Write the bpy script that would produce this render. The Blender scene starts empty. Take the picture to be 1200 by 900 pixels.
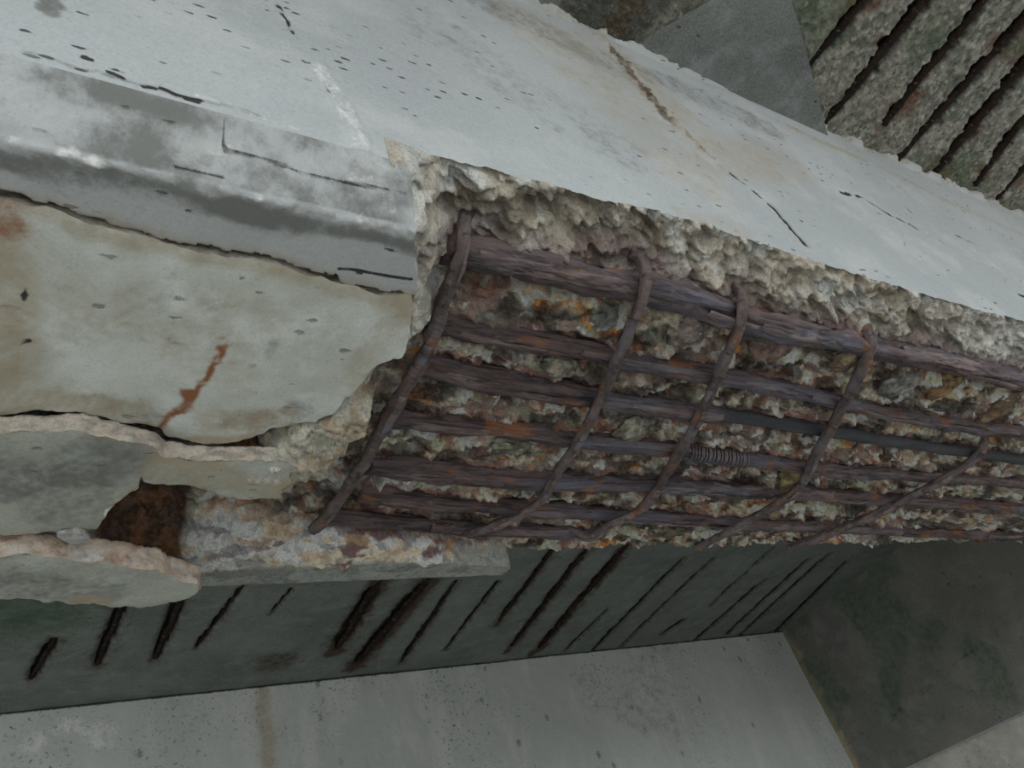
import bpy, math, random
import numpy as np
from mathutils import Vector, Matrix
from mathutils.geometry import delaunay_2d_cdt

random.seed(4)
RNG = np.random.default_rng(11)
scene = bpy.context.scene
COL = scene.collection

# ------------------------------------------------------------------ camera frame
# world: X along the beam, Y across it (away from the viewer), Z up.  The camera stands under the deck.
F_PX, CX, CY, CAM_Z = 900.0, 600.0, 450.0, 1.5
ax_d = np.array([1.61, 0.19, 1.0]); ax_d /= np.linalg.norm(ax_d)
ax_t = np.array([-0.778, 1.11, 1.0]); ax_t -= ax_d * ax_t.dot(ax_d); ax_t /= np.linalg.norm(ax_t)
ax_n = np.cross(ax_d, ax_t)
AX = np.stack([ax_d, ax_t, ax_n])          # rows: world axes in camera coords (x right, y down, z forward)

def ray(px, py):
    return AX @ np.array([(px - CX) / F_PX, (py - CY) / F_PX, 1.0])

def on_z(px, py, h):        # pixel -> point of the horizontal plane at height h above the camera
    r = ray(px, py); return r * (h / r[2])

def on_y(px, py, y):        # pixel -> point of the vertical plane at Y = y
    r = ray(px, py); return r * (y / r[1])

def on_x(px, py, x):
    r = ray(px, py); return r * (x / r[0])

# heights below are measured from the camera; add CAM_Z for world z
SOF, SLAB = 0.50, 1.109     # underside of beam, underside of deck slab
T0, T1, TC = 0.300, 0.918, 0.337   # near face, far face, inner line of the chamfer
CH = 0.043                  # chamfer height

# ------------------------------------------------------------------ numpy noise
def _h(ix, iy, iz, s=0):
    n = (ix.astype(np.int64) * 374761393 + iy.astype(np.int64) * 668265263 + iz.astype(np.int64) * 2147483647 + s * 974634777) & 0xFFFFFFFF
    n = ((n ^ (n >> 13)) * 1274126177) & 0xFFFFFFFF
    n = ((n ^ (n >> 16)) * 2246822519) & 0xFFFFFFFF
    return n ^ (n >> 15)

def _r(ix, iy, iz, s=0):
    return (_h(ix, iy, iz, s) & 0xFFFFFF) / float(0xFFFFFF)

def perlin(x, y, z=None, s=0):
    x = np.asarray(x, float); y = np.asarray(y, float)
    z = np.zeros_like(x) + 0.37 if z is None else np.asarray(z, float)
    x, y, z = np.broadcast_arrays(x, y, z)
    xi, yi, zi = np.floor(x), np.floor(y), np.floor(z)
    xf, yf, zf = x - xi, y - yi, z - zi
    u, v, w = [f * f * f * (f * (f * 6 - 15) + 10) for f in (xf, yf, zf)]
    out = 0
    for dx in (0, 1):
        wx = u if dx else 1 - u
        for dy in (0, 1):
            wy = v if dy else 1 - v
            for dz in (0, 1):
                wz = w if dz else 1 - w
                h = _h(xi + dx, yi + dy, zi + dz, s)
                gx = ((h & 0x3FF) / 511.5) - 1; gy = (((h >> 10) & 0x3FF) / 511.5) - 1; gz = (((h >> 20) & 0x3FF) / 511.5) - 1
                out = out + wx * wy * wz * (gx * (xf - dx) + gy * (yf - dy) + gz * (zf - dz))
    return out * 1.4

def fbm(x, y, z=None, o=4, s=0, gain=0.5):
    a, f, t = 1.0, 1.0, 0
    for i in range(o):
        t = t + a * perlin(np.asarray(x) * f, np.asarray(y) * f, None if z is None else np.asarray(z) * f, s + i * 7)
        a *= gain; f *= 2.03
    return t

def worley(x, y, s=0):      # 2-D: F1 distance, F2, random of the nearest cell
    xi, yi = np.floor(x), np.floor(y)
    f1 = np.full(x.shape, 9.0); f2 = np.full(x.shape, 9.0); rid = np.zeros(x.shape)
    for dx in (-1, 0, 1):
        for dy in (-1, 0, 1):
            cx, cy = xi + dx, yi + dy
            z0 = np.zeros_like(cx)
            px = cx + _r(cx, cy, z0, s + 1); py = cy + _r(cx, cy, z0, s + 2)
            d = np.hypot(x - px, y - py)
            m = d < f1
            f2 = np.where(m, f1, np.minimum(f2, d)); rid = np.where(m, _r(cx, cy, z0, s + 3), rid); f1 = np.where(m, d, f1)
    return f1, f2, rid

def ss(a, b, x):
    t = np.clip((x - a) / (b - a), 0, 1); return t * t * (3 - 2 * t)

def lerp(a, b, t): return a + (b - a) * t

def cmix(c, col, w):        # c (N,3), col (3,), w (N,)
    w = np.clip(w, 0, 1)[..., None]
    return c * (1 - w) + np.asarray(col) * w

def seg_dist(x, y, pts, closed=False):   # distance to polyline, and parameter along it
    P = list(pts) + ([pts[0]] if closed else [])
    best = np.full(np.shape(x), 1e9); par = np.zeros(np.shape(x)); L = 0.0
    for (ax, ay), (bx, by) in zip(P[:-1], P[1:]):
        vx, vy = bx - ax, by - ay; l2 = vx * vx + vy * vy + 1e-12
        t = np.clip(((x - ax) * vx + (y - ay) * vy) / l2, 0, 1)
        d = np.hypot(x - ax - t * vx, y - ay - t * vy)
        m = d < best
        best = np.where(m, d, best); par = np.where(m, L + t * math.sqrt(l2), par); L += math.sqrt(l2)
    return best, par

def inside(x, y, poly):
    r = np.zeros(np.shape(x), bool); n = len(poly)
    for i in range(n):
        (ax, ay), (bx, by) = poly[i], poly[(i + 1) % n]
        if ay == by: continue
        c = ((ay > y) != (by > y)) & (x < (bx - ax) * (y - ay) / (by - ay) + ax)
        r ^= c
    return r

def sdist(x, y, poly):      # + inside
    d, _ = seg_dist(x, y, poly, True)
    return np.where(inside(x, y, poly), d, -d)

# ------------------------------------------------------------------ object helpers
def empty(name, loc, label=None, cat=None, group=None, kind=None):
    o = bpy.data.objects.new(name, None); COL.objects.link(o)
    o.location = loc; o.empty_display_size = 0.05
    tag(o, label, cat, group, kind)
    return o

def tag(o, label=None, cat=None, group=None, kind=None):
    if label: o['label'] = label
    if cat: o['category'] = cat
    if group: o['group'] = group
    if kind: o['kind'] = kind
    return o

def mesh_obj(name, V, Fc, mat, parent=None, attrs=None, smooth=True, base=None):
    """V (N,3) in heights-from-camera coords; Fc (M,k) array or list of faces."""
    V = np.asarray(V, float).copy(); V[:, 2] += CAM_Z
    if base is None:
        base = np.array(parent.location) if parent else V.mean(0)
    base = np.asarray(base, float)
    me = bpy.data.meshes.new(name)
    if isinstance(Fc, np.ndarray):
        k = Fc.shape[1]
        me.vertices.add(len(V)); me.vertices.foreach_set('co', (V - base).astype(np.float32).ravel())
        me.loops.add(Fc.size); me.loops.foreach_set('vertex_index', Fc.astype(np.int32).ravel())
        me.polygons.add(len(Fc)); me.polygons.foreach_set('loop_start', (np.arange(len(Fc)) * k).astype(np.int32))
        me.update(calc_edges=True); me.validate()
    else:
        me.from_pydata([tuple(v) for v in (V - base)], [], [tuple(int(i) for i in f) for f in Fc]); me.update()
    if smooth: me.polygons.foreach_set('use_smooth', [True] * len(me.polygons))
    for nm, a in (attrs or {}).items():
        a = np.asarray(a, np.float32)
        if a.ndim == 2:
            at = me.attributes.new(nm, 'FLOAT_COLOR', 'POINT')
            at.data.foreach_set('color', np.concatenate([a, np.ones((len(a), 1), np.float32)], 1).ravel())
        else:
            at = me.attributes.new(nm, 'FLOAT', 'POINT'); at.data.foreach_set('value', a)
    me.materials.append(mat)
    o = bpy.data.objects.new(name, me); COL.objects.link(o)
    if parent: o.parent = parent
    else: o.location = base
    return o

def grid_faces(nu, nv, flip=False):
    i = np.arange(nu * nv).reshape(nu, nv)
    f = np.stack([i[:-1, :-1], i[1:, :-1], i[1:, 1:], i[:-1, 1:]], -1).reshape(-1, 4)
    return f[:, ::-1] if flip else f

def sub_mesh(V, Fc, keep, attrs):
    F2 = Fc[keep]; used = np.unique(F2); mp = np.full(len(V), -1, int); mp[used] = np.arange(len(used))
    return V[used], mp[F2], {k: a[used] for k, a in attrs.items()}

# ------------------------------------------------------------------ materials
class NT:
    def __init__(s, name):
        s.m = bpy.data.materials.new(name); s.m.use_nodes = True
        s.t = s.m.node_tree; s.n = s.t.nodes
        s.bsdf = s.n['Principled BSDF']; s.tc = s.n.new('ShaderNodeTexCoord').outputs['Object']
    def link(s, a, b): s.t.links.new(a, b)
    def val(s, sock, v):
        if hasattr(v, 'links') or hasattr(v, 'is_output'): s.link(v, sock)
        else:
            sock.default_value = (tuple(v) + (1,))[:4] if isinstance(v, (tuple, list)) and len(getattr(sock, 'default_value', ())) == 4 else v
    def mapping(s, scale, rot=(0, 0, 0), loc=(0, 0, 0)):
        m = s.n.new('ShaderNodeMapping'); s.link(s.tc, m.inputs[0]); m.inputs['Scale'].default_value = scale
        m.inputs['Rotation'].default_value = rot; m.inputs['Location'].default_value = loc
        return m.outputs[0]
    def noise(s, scale, detail=6, rough=0.55, vec=None, dist=0):
        n = s.n.new('ShaderNodeTexNoise'); s.link(vec or s.tc, n.inputs['Vector'])
        n.inputs['Scale'].default_value = scale; n.inputs['Detail'].default_value = detail; n.inputs['Roughness'].default_value = rough
        n.inputs['Distortion'].default_value = dist
        return n.outputs['Fac']
    def voro(s, scale, vec=None, out='Distance', feat='F1'):
        n = s.n.new('ShaderNodeTexVoronoi'); s.link(vec or s.tc, n.inputs['Vector']); n.inputs['Scale'].default_value = scale; n.feature = feat
        return n.outputs[out]
    def ramp(s, fac, lo, hi, a=0.0, b=1.0):
        n = s.n.new('ShaderNodeMapRange'); n.interpolation_type = 'SMOOTHSTEP'
        s.val(n.inputs[0], fac)
        for i, v in zip((1, 2, 3, 4), (lo, hi, a, b)): n.inputs[i].default_value = v
        return n.outputs[0]
    def math(s, op, a, b=0.5, clamp=False):
        n = s.n.new('ShaderNodeMath'); n.operation = op; n.use_clamp = clamp; s.val(n.inputs[0], a); s.val(n.inputs[1], b); return n.outputs[0]
    def mix(s, fac, a, b, mode='MIX'):
        n = s.n.new('ShaderNodeMix'); n.data_type = 'RGBA'; n.blend_type = mode
        s.val(n.inputs[0], fac); s.val(n.inputs[6], a); s.val(n.inputs[7], b); return n.outputs[2]
    def attr(s, name, out='Fac'):
        n = s.n.new('ShaderNodeAttribute'); n.attribute_name = name; return n.outputs[out]
    def bump(s, h, strength=0.5, dist=0.002, prev=None):
        n = s.n.new('ShaderNodeBump'); n.inputs['Strength'].default_value = strength; n.inputs['Distance'].default_value = dist
        s.link(h, n.inputs['Height'])
        if prev: s.link(prev, n.inputs['Normal'])
        return n.outputs[0]
    def done(s, col, rough=0.9, normal=None, spec=0.3):
        s.val(s.bsdf.inputs['Base Color'], col); s.val(s.bsdf.inputs['Roughness'], rough)
        s.bsdf.inputs['Specular IOR Level'].default_value = spec
        if normal: s.link(normal, s.bsdf.inputs['Normal'])
        return s.m

def weathered(name, c1, c2, c3, pit=0.5, stretch=(1, 1, 1), mottle=(5, 18), pit_scale=90, speck=0.0, fine=0.16):
    """formed concrete: mottled greys, bug holes, stains whose shapes come as attributes"""
    k = NT(name)
    v = k.mapping(stretch)
    c = k.mix(k.ramp(k.noise(mottle[0], 7, 0.6, v), 0.36, 0.62), c1, c2)
    c = k.mix(k.ramp(k.noise(mottle[1], 8, 0.65, k.mapping(stretch, loc=(3, 1, 7))), 0.47, 0.68, 0, 0.75), c, c3)
    c = k.mix(k.ramp(k.noise(260, 4, 0.7), 0.25, 0.75, 0, 1), c, k.mix(fine, c, (1, 1, 1), 'SCREEN'))
    c = k.mix(k.ramp(k.noise(420, 3, 0.7), 0.52, 0.72, 0, fine * 2.2), c, (0.10, 0.10, 0.09))
    # bug holes: elongated cells, few of them open, in patches
    pv = k.mapping(tuple(a * b for a, b in zip(stretch, (0.5, 1, 1))))
    pd = k.math('ADD', k.voro(pit_scale, pv), k.ramp(k.noise(160, 3), 0.3, 0.7, -0.06, 0.06))
    gate = k.math('MULTIPLY', k.ramp(k.voro(pit_scale, pv, 'Color'), 0.60, 0.62), k.ramp(k.noise(7, 3), 0.42, 0.55, 0.0, 1))
    hole = k.math('MULTIPLY', k.ramp(pd, 0.11, 0.19, 1, 0), gate)
    c = k.mix(k.math('MULTIPLY', hole, pit), c, (0.055, 0.055, 0.06))
    if speck:
        sp = k.math('MULTIPLY', k.ramp(k.noise(75, 5, 0.75), 0.56, 0.66), k.ramp(k.noise(2.4, 4), 0.42, 0.54))
        c = k.mix(k.math('MULTIPLY', sp, speck), c, (0.07, 0.075, 0.07))
    wob = k.math('ADD', k.math('MULTIPLY', k.noise(34, 8, 0.75), 0.65), k.math('MULTIPLY', k.noise(130, 6, 0.75), 0.35))
    def stain(a, col, soft=0.28, mx=1.0, amp=1.9):
        w = k.math('ADD', k.attr(a), k.math('MULTIPLY', k.math('SUBTRACT', wob, 0.5), amp))
        return k.mix(k.ramp(w, 0.5 - soft, 0.5 + soft, 0, mx), c, col)
    c = stain('grime', (0.130, 0.134, 0.124), 0.36, 0.86, 2.2)
    c = stain('tan', (0.36, 0.29, 0.195), 0.38, 0.8)
    c = stain('pale', (0.72, 0.71, 0.70), 0.2)
    c = stain('rust', (0.25, 0.085, 0.025), 0.3, 0.95, 1.5)
    c = stain('green', (0.03, 0.075, 0.035), 0.4, 0.8)
    c = stain('brown', (0.045, 0.022, 0.011), 0.35, 0.9)
    c = stain('black', (0.02, 0.018, 0.016), 0.18, 0.95, 1.1)
    h = k.math('ADD', k.math('MULTIPLY', k.noise(120, 6, 0.7), 0.5), k.math('MULTIPLY', hole, -1.2))
    n = k.bump(h, 0.55, 0.0025)
    n = k.bump(k.noise(14, 4, 0.6), 0.35, 0.008, n)
    return k.done(c, k.ramp(k.noise(20, 4), 0.3, 0.7, 0.72, 0.95), n)

def broken(name, gain=1.0, fine=1.0):
    """fractured concrete: colour of stones, paste and rust comes from the mesh; grain here"""
    k = NT(name)
    c = k.attr('Col', 'Color')
    g1 = k.noise(150, 6, 0.75); g2 = k.noise(420, 5, 0.75); g3 = k.voro(130, None, 'Color')
    c = k.mix(k.ramp(g1, 0.44, 0.72, 0, 0.40 * fine), c, k.mix(0.5, c, (0.80, 0.76, 0.70)))
    c = k.mix(k.ramp(g1, 0.28, 0.45, 0.5 * fine, 0), c, k.mix(0.8, c, (0.03, 0.025, 0.02)))
    c = k.mix(k.ramp(g3, 0.62, 0.68, 0, 0.5 * fine), c, k.mix(0.6, c, (0.20, 0.20, 0.20)))
    c = k.mix(k.ramp(g2, 0.40, 0.55, 0.4 * fine, 0), c, k.mix(0.7, c, (0.05, 0.04, 0.035)))
    h = k.math('ADD', k.noise(90, 8, 0.72), k.math('MULTIPLY', k.voro(110), -0.5))
    n = k.bump(h, 1.0, 0.010)
    return k.done(c, 0.93, n, 0.25)

def rusty(name, dark, mid, blue, orange, amt=0.5, stretch=(0.16, 1, 1), orange_at=0.60):
    k = NT(name)
    v = k.mapping(stretch)
    c = k.mix(k.ramp(k.noise(42, 8, 0.75, v), 0.38, 0.60), dark, mid)
    c = k.mix(k.ramp(k.noise(20, 6, 0.65, k.mapping(stretch, loc=(5, 2, 1))), 0.50, 0.66, 0, 0.85), c, blue)
    c = k.mix(k.ramp(k.noise(24, 6, 0.7, k.mapping((0.6, 1, 1), loc=(1, 8, 3))), orange_at, orange_at + 0.10, 0, 0.9), c, orange)
    c = k.mix(k.math('MULTIPLY', k.attr('orange'), k.ramp(k.noise(60, 5, 0.7), 0.3, 0.5)), c, (0.33, 0.115, 0.025))
    c = k.mix(k.ramp(k.noise(130, 6, 0.75, k.mapping((0.25, 1, 1))), 0.56, 0.70, 0, 0.6), c, (0.30, 0.22, 0.20))
    c = k.mix(k.ramp(k.noise(90, 6, 0.75, k.mapping((0.10, 1, 1), loc=(2, 2, 2))), 0.34, 0.45, 0.95, 0), c, (0.012, 0.009, 0.010))
    c = k.mix(k.attr('clean'), c, (0.042, 0.043, 0.050))
    h = k.math('ADD', k.noise(70, 8, 0.7, k.mapping((0.10, 1, 1))), k.math('MULTIPLY', k.noise(260, 5, 0.7, v), 0.5))
    st = k.bump(h, amt, 0.006)
    return k.done(c, k.ramp(k.noise(60, 5, 0.6, v), 0.3, 0.7, 0.38, 0.8), st, 0.05 if 'deck' in name else 0.5)

M_SIDE = weathered('pale_formed_concrete', (0.395, 0.412, 0.422), (0.34, 0.355, 0.365), (0.445, 0.455, 0.458), 0.95, (0.75, 1, 1), (3, 11), 100, 0.0, 0.10)
M_PANEL = weathered('cover_concrete', (0.58, 0.605, 0.565), (0.47, 0.485, 0.44), (0.68, 0.71, 0.70), 0.55, (1, 1, 1), (9, 14), 60, 0.0, 0.12)
M_FRAG = weathered('fragment_concrete', (0.36, 0.37, 0.32), (0.27, 0.28, 0.24), (0.42, 0.45, 0.42), 0.45, (0.7, 1, 1), (9, 20), 90, 0.0, 0.14)
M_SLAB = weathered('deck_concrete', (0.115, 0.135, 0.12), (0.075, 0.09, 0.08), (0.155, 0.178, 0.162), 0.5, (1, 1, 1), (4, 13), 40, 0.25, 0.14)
M_BEAM2 = weathered('second_beam_concrete', (0.52, 0.535, 0.515), (0.45, 0.465, 0.445), (0.58, 0.58, 0.56), 0.5, (1, 1, 0.35), (2.5, 9), 30, 0.95, 0.10)
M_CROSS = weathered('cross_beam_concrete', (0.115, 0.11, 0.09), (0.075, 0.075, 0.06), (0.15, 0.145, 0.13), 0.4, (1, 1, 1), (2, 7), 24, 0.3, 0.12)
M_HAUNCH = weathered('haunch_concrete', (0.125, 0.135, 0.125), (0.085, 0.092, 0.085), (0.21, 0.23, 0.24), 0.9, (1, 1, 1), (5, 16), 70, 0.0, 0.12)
M_WALL = weathered('abutment_concrete', (0.40, 0.38, 0.33), (0.30, 0.29, 0.25), (0.48, 0.45, 0.40), 0.5, (1, 1, 1), (5, 15), 30, 0.6, 0.14)
M_DIMMER = weathered('bounce_dimmer', (0.075, 0.075, 0.06), (0.055, 0.055, 0.045), (0.10, 0.095, 0.08), 0.2, (1, 1, 1), (0.8, 4), 9)  # dark ground colour, added to lower the light bounced under the deck
M_CORE = broken('fractured_concrete')
M_EDGE = broken('fresh_broken_edge', 1.0, 0.6)
M_ROUGH = broken('spalled_deck_concrete', 1.0, 1.0)
M_BAR = rusty('rusted_bar_steel', (0.022, 0.017, 0.020), (0.135, 0.092, 0.095), (0.140, 0.146, 0.205), (0.22, 0.085, 0.04), 1.0)
M_SCALE = rusty('rust_scale', (0.060, 0.040, 0.041), (0.190, 0.138, 0.134), (0.160, 0.160, 0.195), (0.24, 0.10, 0.045), 0.8, (0.14, 1, 1), 0.62)
M_TIE = rusty('rusted_stirrup_steel', (0.050, 0.037, 0.036), (0.125, 0.092, 0.088), (0.150, 0.135, 0.150), (0.18, 0.075, 0.03), 0.6, (0.8, 0.8, 0.8), 0.66)
M_SBAR = rusty('deck_bar_steel', (0.012, 0.010, 0.009), (0.030, 0.019, 0.013), (0.022, 0.018, 0.017), (0.055, 0.022, 0.009), 0.6)

# ------------------------------------------------------------------ bar layout (picture measurements -> points on real planes)
BAR_H = 0.547
BARS = [
    ([(520, 290), (548, 296), (640, 315), (740, 336), (810, 352), (880, 375), (960, 394), (1040, 410), (1110, 425), (1200, 446), (1300, 468)], 0.0150),
    ([(505, 372), (560, 388), (640, 402), (690, 411), (760, 426), (860, 443), (960, 465), (1060, 487), (1200, 507), (1300, 522)], 0.0112),
    ([(490, 424), (560, 441), (640, 457), (700, 465), (760, 475), (830, 483), (900, 493), (1000, 509), (1100, 524), (1200, 538), (1300, 552)], 0.0132),
    ([(450, 489), (540, 499), (620, 507), (700, 516), (800, 527), (900, 540), (980, 550), (1080, 557), (1200, 566), (1300, 573)], 0.0112),
    ([(430, 543), (520, 552), (600, 559), (700, 565), (780, 566), (870, 573), (960, 578), (1050, 585), (1200, 596), (1300, 602)], 0.0128),
    ([(420, 578), (520, 588), (600, 595), (680, 599), (780, 606), (880, 612), (1000, 619), (1100, 624), (1200, 628), (1300, 630)], 0.0110),
    ([(378, 604), (440, 609), (500, 614), (560, 620), (640, 622), (700, 622)], 0.0105),
]
BAR_PTS = [[on_z(x, y, BAR_H) for x, y in b] for b, _ in BARS]

def catmull(P, step):
    P = np.asarray(P, float); Q = np.vstack([2 * P[0] - P[1], P, 2 * P[-1] - P[-2]])
    out = []
    for i in range(1, len(Q) - 2):
        a, b, c, d = Q[i - 1], Q[i], Q[i + 1], Q[i + 2]
        n = max(2, int(np.linalg.norm(c - b) / step))
        for t in np.linspace(0, 1, n, endpoint=False):
            out.append(0.5 * ((2 * b) + (c - a) * t + (2 * a - 5 * b + 4 * c - d) * t * t + (3 * b - a - 3 * c + d) * t ** 3))
    out.append(P[-1]); return np.array(out)

# ------------------------------------------------------------------ outlines
def xy(pts, h): return [tuple(on_z(x, y, h)[:2]) for x, y in pts]

CRACK = [(-260, 176), (-120, 205), (0, 226), (60, 239), (105, 258), (160, 269), (215, 286), (300, 298), (323, 303), (360, 315), (392, 325), (425, 334), (447, 340), (484, 345)]
BREAK = [(486, 278), (484, 300), (491, 325), (484, 345)]           # right end of the sound corner, on the underside
PANEL_R = [(484, 347), (483, 380), (478, 405), (472, 421), (440, 432), (426, 450), (405, 470), (386, 489), (370, 496)]

def chamf(px, py):
    k = CH / (T0 - TC); r = ray(px, py)   # plane n = SOF + k*(t-TC)
    s = (SOF - k * TC) / (r[2] - k * r[1]); return tuple((r * s)[:2])

edge_px = [(450, 160), (480, 171), (520, 186), (560, 194), (600, 206), (640, 214), (690, 231), (720, 238), (760, 243), (800, 255), (830, 262), (860, 275), (930, 298), (1000, 320), (1080, 344), (1150, 364), (1200, 376), (1300, 404), (1500, 460)]
EDGE = np.array([on_y(x, y, T0)[[0, 2]] for x, y in edge_px])
D_S = EDGE[0, 0]

SPALL = ([(D_S, T0 - 0.08), (D_S, T0 + 0.002), chamf(472, 200), chamf(483, 242)] + xy(BREAK, SOF) + xy(CRACK[::-1], SOF)
         + [(-0.7, 1.0), (4.0, 1.0), (4.0, T0 - 0.08)])
RIM = [(D_S, T0), chamf(472, 200), chamf(483, 242)] + xy(BREAK, SOF) + xy(PANEL_R, SOF)
PANEL_PX = CRACK[:-1] + [(484, 347)] + PANEL_R[1:] + [(355, 498), (320, 503), (290, 515), (262, 520), (240, 521), (210, 517), (195, 514), (187, 503), (150, 497), (100, 486), (60, 482), (30, 485), (0, 490), (-120, 488), (-260, 486)]
PANEL = xy(PANEL_PX, SOF)
LIP_IN = [on_z(x, y, 0.553)[:2] for x, y in [(-100, 566), (100, 570), (205, 580), (330, 590), (380, 601), (430, 606), (530, 622), (590, 626)]]
LIP_OUT = [on_z(x, y, 0.500)[:2] for x, y in [(-100, 690), (100, 680), (235, 673), (300, 669), (390, 664), (450, 661), (530, 660), (603, 663)]]
LIP_IN, LIP_OUT = np.array(LIP_IN), np.array(LIP_OUT)
STUB = xy([(306, 540), (345, 516), (372, 503), (402, 497), (430, 494), (452, 496), (436, 525), (415, 548), (392, 568), (352, 584), (306, 588)], 0.485)
CAV = xy([(112, 566), (205, 560), (225, 585), (205, 632), (150, 650), (100, 640)], 0.555)

# ------------------------------------------------------------------ the beam: underside as a height field
def axis_samples(lo, hi, flo, fhi, fine, coarse):
    a = [np.arange(lo, flo, coarse), np.arange(flo, fhi, fine), np.arange(fhi, hi + coarse, coarse)]
    return np.concatenate(a)

def intact_h(t): return SOF + np.clip(TC - t, 0, 1) * (CH / (TC - T0))

du = axis_samples(-0.6, 3.59, -0.06, 1.78, 0.0021, 0.02)
tv = np.concatenate([np.linspace(T0, 0.83, 260, endpoint=False), np.linspace(0.83, T1, 130)])
D, T = np.meshgrid(du, tv, indexing='ij'); D, T = D.ravel(), T.ravel()

wx = 0.005 * fbm(D * 45, T * 45, o=4, s=3); wy = 0.005 * fbm(D * 45, T * 45, o=4, s=9)
sp = sdist(D + wx, T + wy, SPALL)
sp_mask = ss(0.0, 0.0022, sp)
h_edge = np.interp(D, EDGE[:, 0], EDGE[:, 1])
top_w = 1 - ss(T0, T0 + 0.105, T + 0.012 * fbm(D * 14, T * 14, s=21))
h = 0.552 + (h_edge - 0.552) * top_w

# rough fracture relief
lump1 = fbm(D * 20, T * 36, o=5, s=31)
f1, f2, rid = worley(D * 36 + 0.6 * fbm(D * 60, T * 60, o=2, s=5), T * 46 + 0.6 * fbm(D * 60, T * 60, o=2, s=6), 4)
g1, g2, gid = worley(D * 120, T * 120, 14)
stone = (0.5 - f1) * np.where(rid > 0.45, 1, -0.3)
relief = -0.0120 * lump1 - 0.013 * stone - 0.0035 * (0.5 - g1) * (gid > 0.4) - 0.003 * fbm(D * 130, T * 130, o=3, s=44)
relief = relief * lerp(1.0, lerp(1.2, 0.65, ss(0.6, 1.1, D)), ss(0.0, 0.1, top_w)) - 0.004 * ss(0.0, 0.1, top_w) * fbm(D * 70, T * 90, o=4, s=47)
# sharp gouges in the top band
gx, gy = D * 0.93 + T * 0.36, -D * 0.36 + T * 0.93
gouge = ss(0.12, 0.55, fbm(gx * 22, gy * 55, o=3, s=77)) * ss(0.2, 0.5, top_w)
relief = relief + 0.016 * gouge
under_panel = ss(0.0, 0.004, sdist(D, T, PANEL))
rim, rpar = seg_dist(D, T, RIM)
rim_w = (1 - ss(0.0, 0.045, rim + 0.012 * fbm(D * 30, T * 30, s=55))) * (1 - under_panel)
h = lerp(h, intact_h(T) + 0.006, rim_w)
# broken stub at the end of the hanging strip
stub = ss(-0.006, 0.012, sdist(D + wx, T + wy, STUB))
h = lerp(h, 0.484 + 0.20 * np.clip(D - STUB[0][0] - 0.01, 0, 1), stub)
# sound lip left standing along the far edge
lin = np.interp(D, LIP_IN[:, 0], LIP_IN[:, 1]); lout = np.interp(D, LIP_OUT[:, 0], LIP_OUT[:, 1])
lip_end = LIP_OUT[-1, 0]
lip_gate = 1 - ss(lip_end - 0.002, lip_end + 0.004, D + 0.35 * np.clip(T1 - 0.012 - T, 0, 1) + 0.006 * fbm(T * 60, D * 60, s=61))
lip = ss(0, 1, np.clip((T - lin) / np.maximum(lout - lin, 0.01), 0, 1)) * lip_gate
lip_smooth = ss(-0.001, 0.003, T - lout + 0.004 * fbm(D * 50, T * 20, s=66)) * lip_gate
h = lerp(h, 0.502, lip)
# rusted cavity
cav = ss(-0.01, 0.02, sdist(D + wx, T + wy, CAV))
h = h + 0.020 * cav
h = np.where(under_panel > 0, np.maximum(h, 0.545), h)
h = h + relief * (1 - 0.9 * lip_smooth) * (1 - 0.4 * rim_w) * (1 - 0.25 * lip)
# beds of the bars: the concrete never hides the lower half of a bar
bar_d = np.full(D.shape, 9.0)
for P, (_, r) in zip(BAR_PTS, BARS):
    P = np.array(P); c = np.interp(D, P[:, 0], P[:, 1]); d = np.abs(T - c)
    d = np.where((D < P[0, 0]) | (D > P[-1, 0]), 9, d)
    bed = 1 - ss(r * 0.8, r * 1.5, d)
    crust = ss(0.22, 0.45, fbm(D * 13, T * 26, o=4, s=87))
    h = np.where(bed > 0, lerp(h, np.maximum(h, lerp(BAR_H + 0.001, BAR_H - r * 1.08, crust)), bed), h)
    # deeper channel on the far flank of each bar
    off = T - c
    ch = np.exp(-((off - r * 1.35) / (r * 0.55)) ** 2) * (d < 1) * ss(-0.25, 0.25, fbm(D * 9, c * 30, s=88))
    h = h + 0.019 * ch * (1 - lip) * (1 - rim_w)
    bar_d = np.minimum(bar_d, d - r)
# ties that still hold the cracked pieces up, hidden behind them
for poly, hh in ((xy([(-200, 532), (0, 530), (90, 530), (145, 543), (90, 588), (0, 600), (-200, 605)], 0.485), 0.4945),
                 (xy([(-200, 674), (0, 672), (130, 676), (170, 684), (150, 693), (0, 690), (-200, 690)], 0.468), 0.4865)):
    tie = ss(0.0, 0.004, sdist(D, T, poly)); h = lerp(h, hh, tie)
h = lerp(h, 0.5295, ss(0.030, 0.036, sdist(D, T, PANEL)))
hi = intact_h(T) + 0.0012 * fbm(D * 8, T * 8, o=3, s=91) + 0.003 * (1 - ss(0, 0.008, np.abs(T - TC))) * ss(0.0, 0.4, fbm(D * 30, T * 60, s=92))
h = lerp(hi, h, sp_mask)
h = np.where(T < T0 + 1e-6, np.where(sp > 0, h_edge + 0.004 * fbm(D * 60, T * 0, o=4, s=95), intact_h(T)), h)
edge_row = h.reshape(len(du), len(tv))[:, 0].copy()

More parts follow.
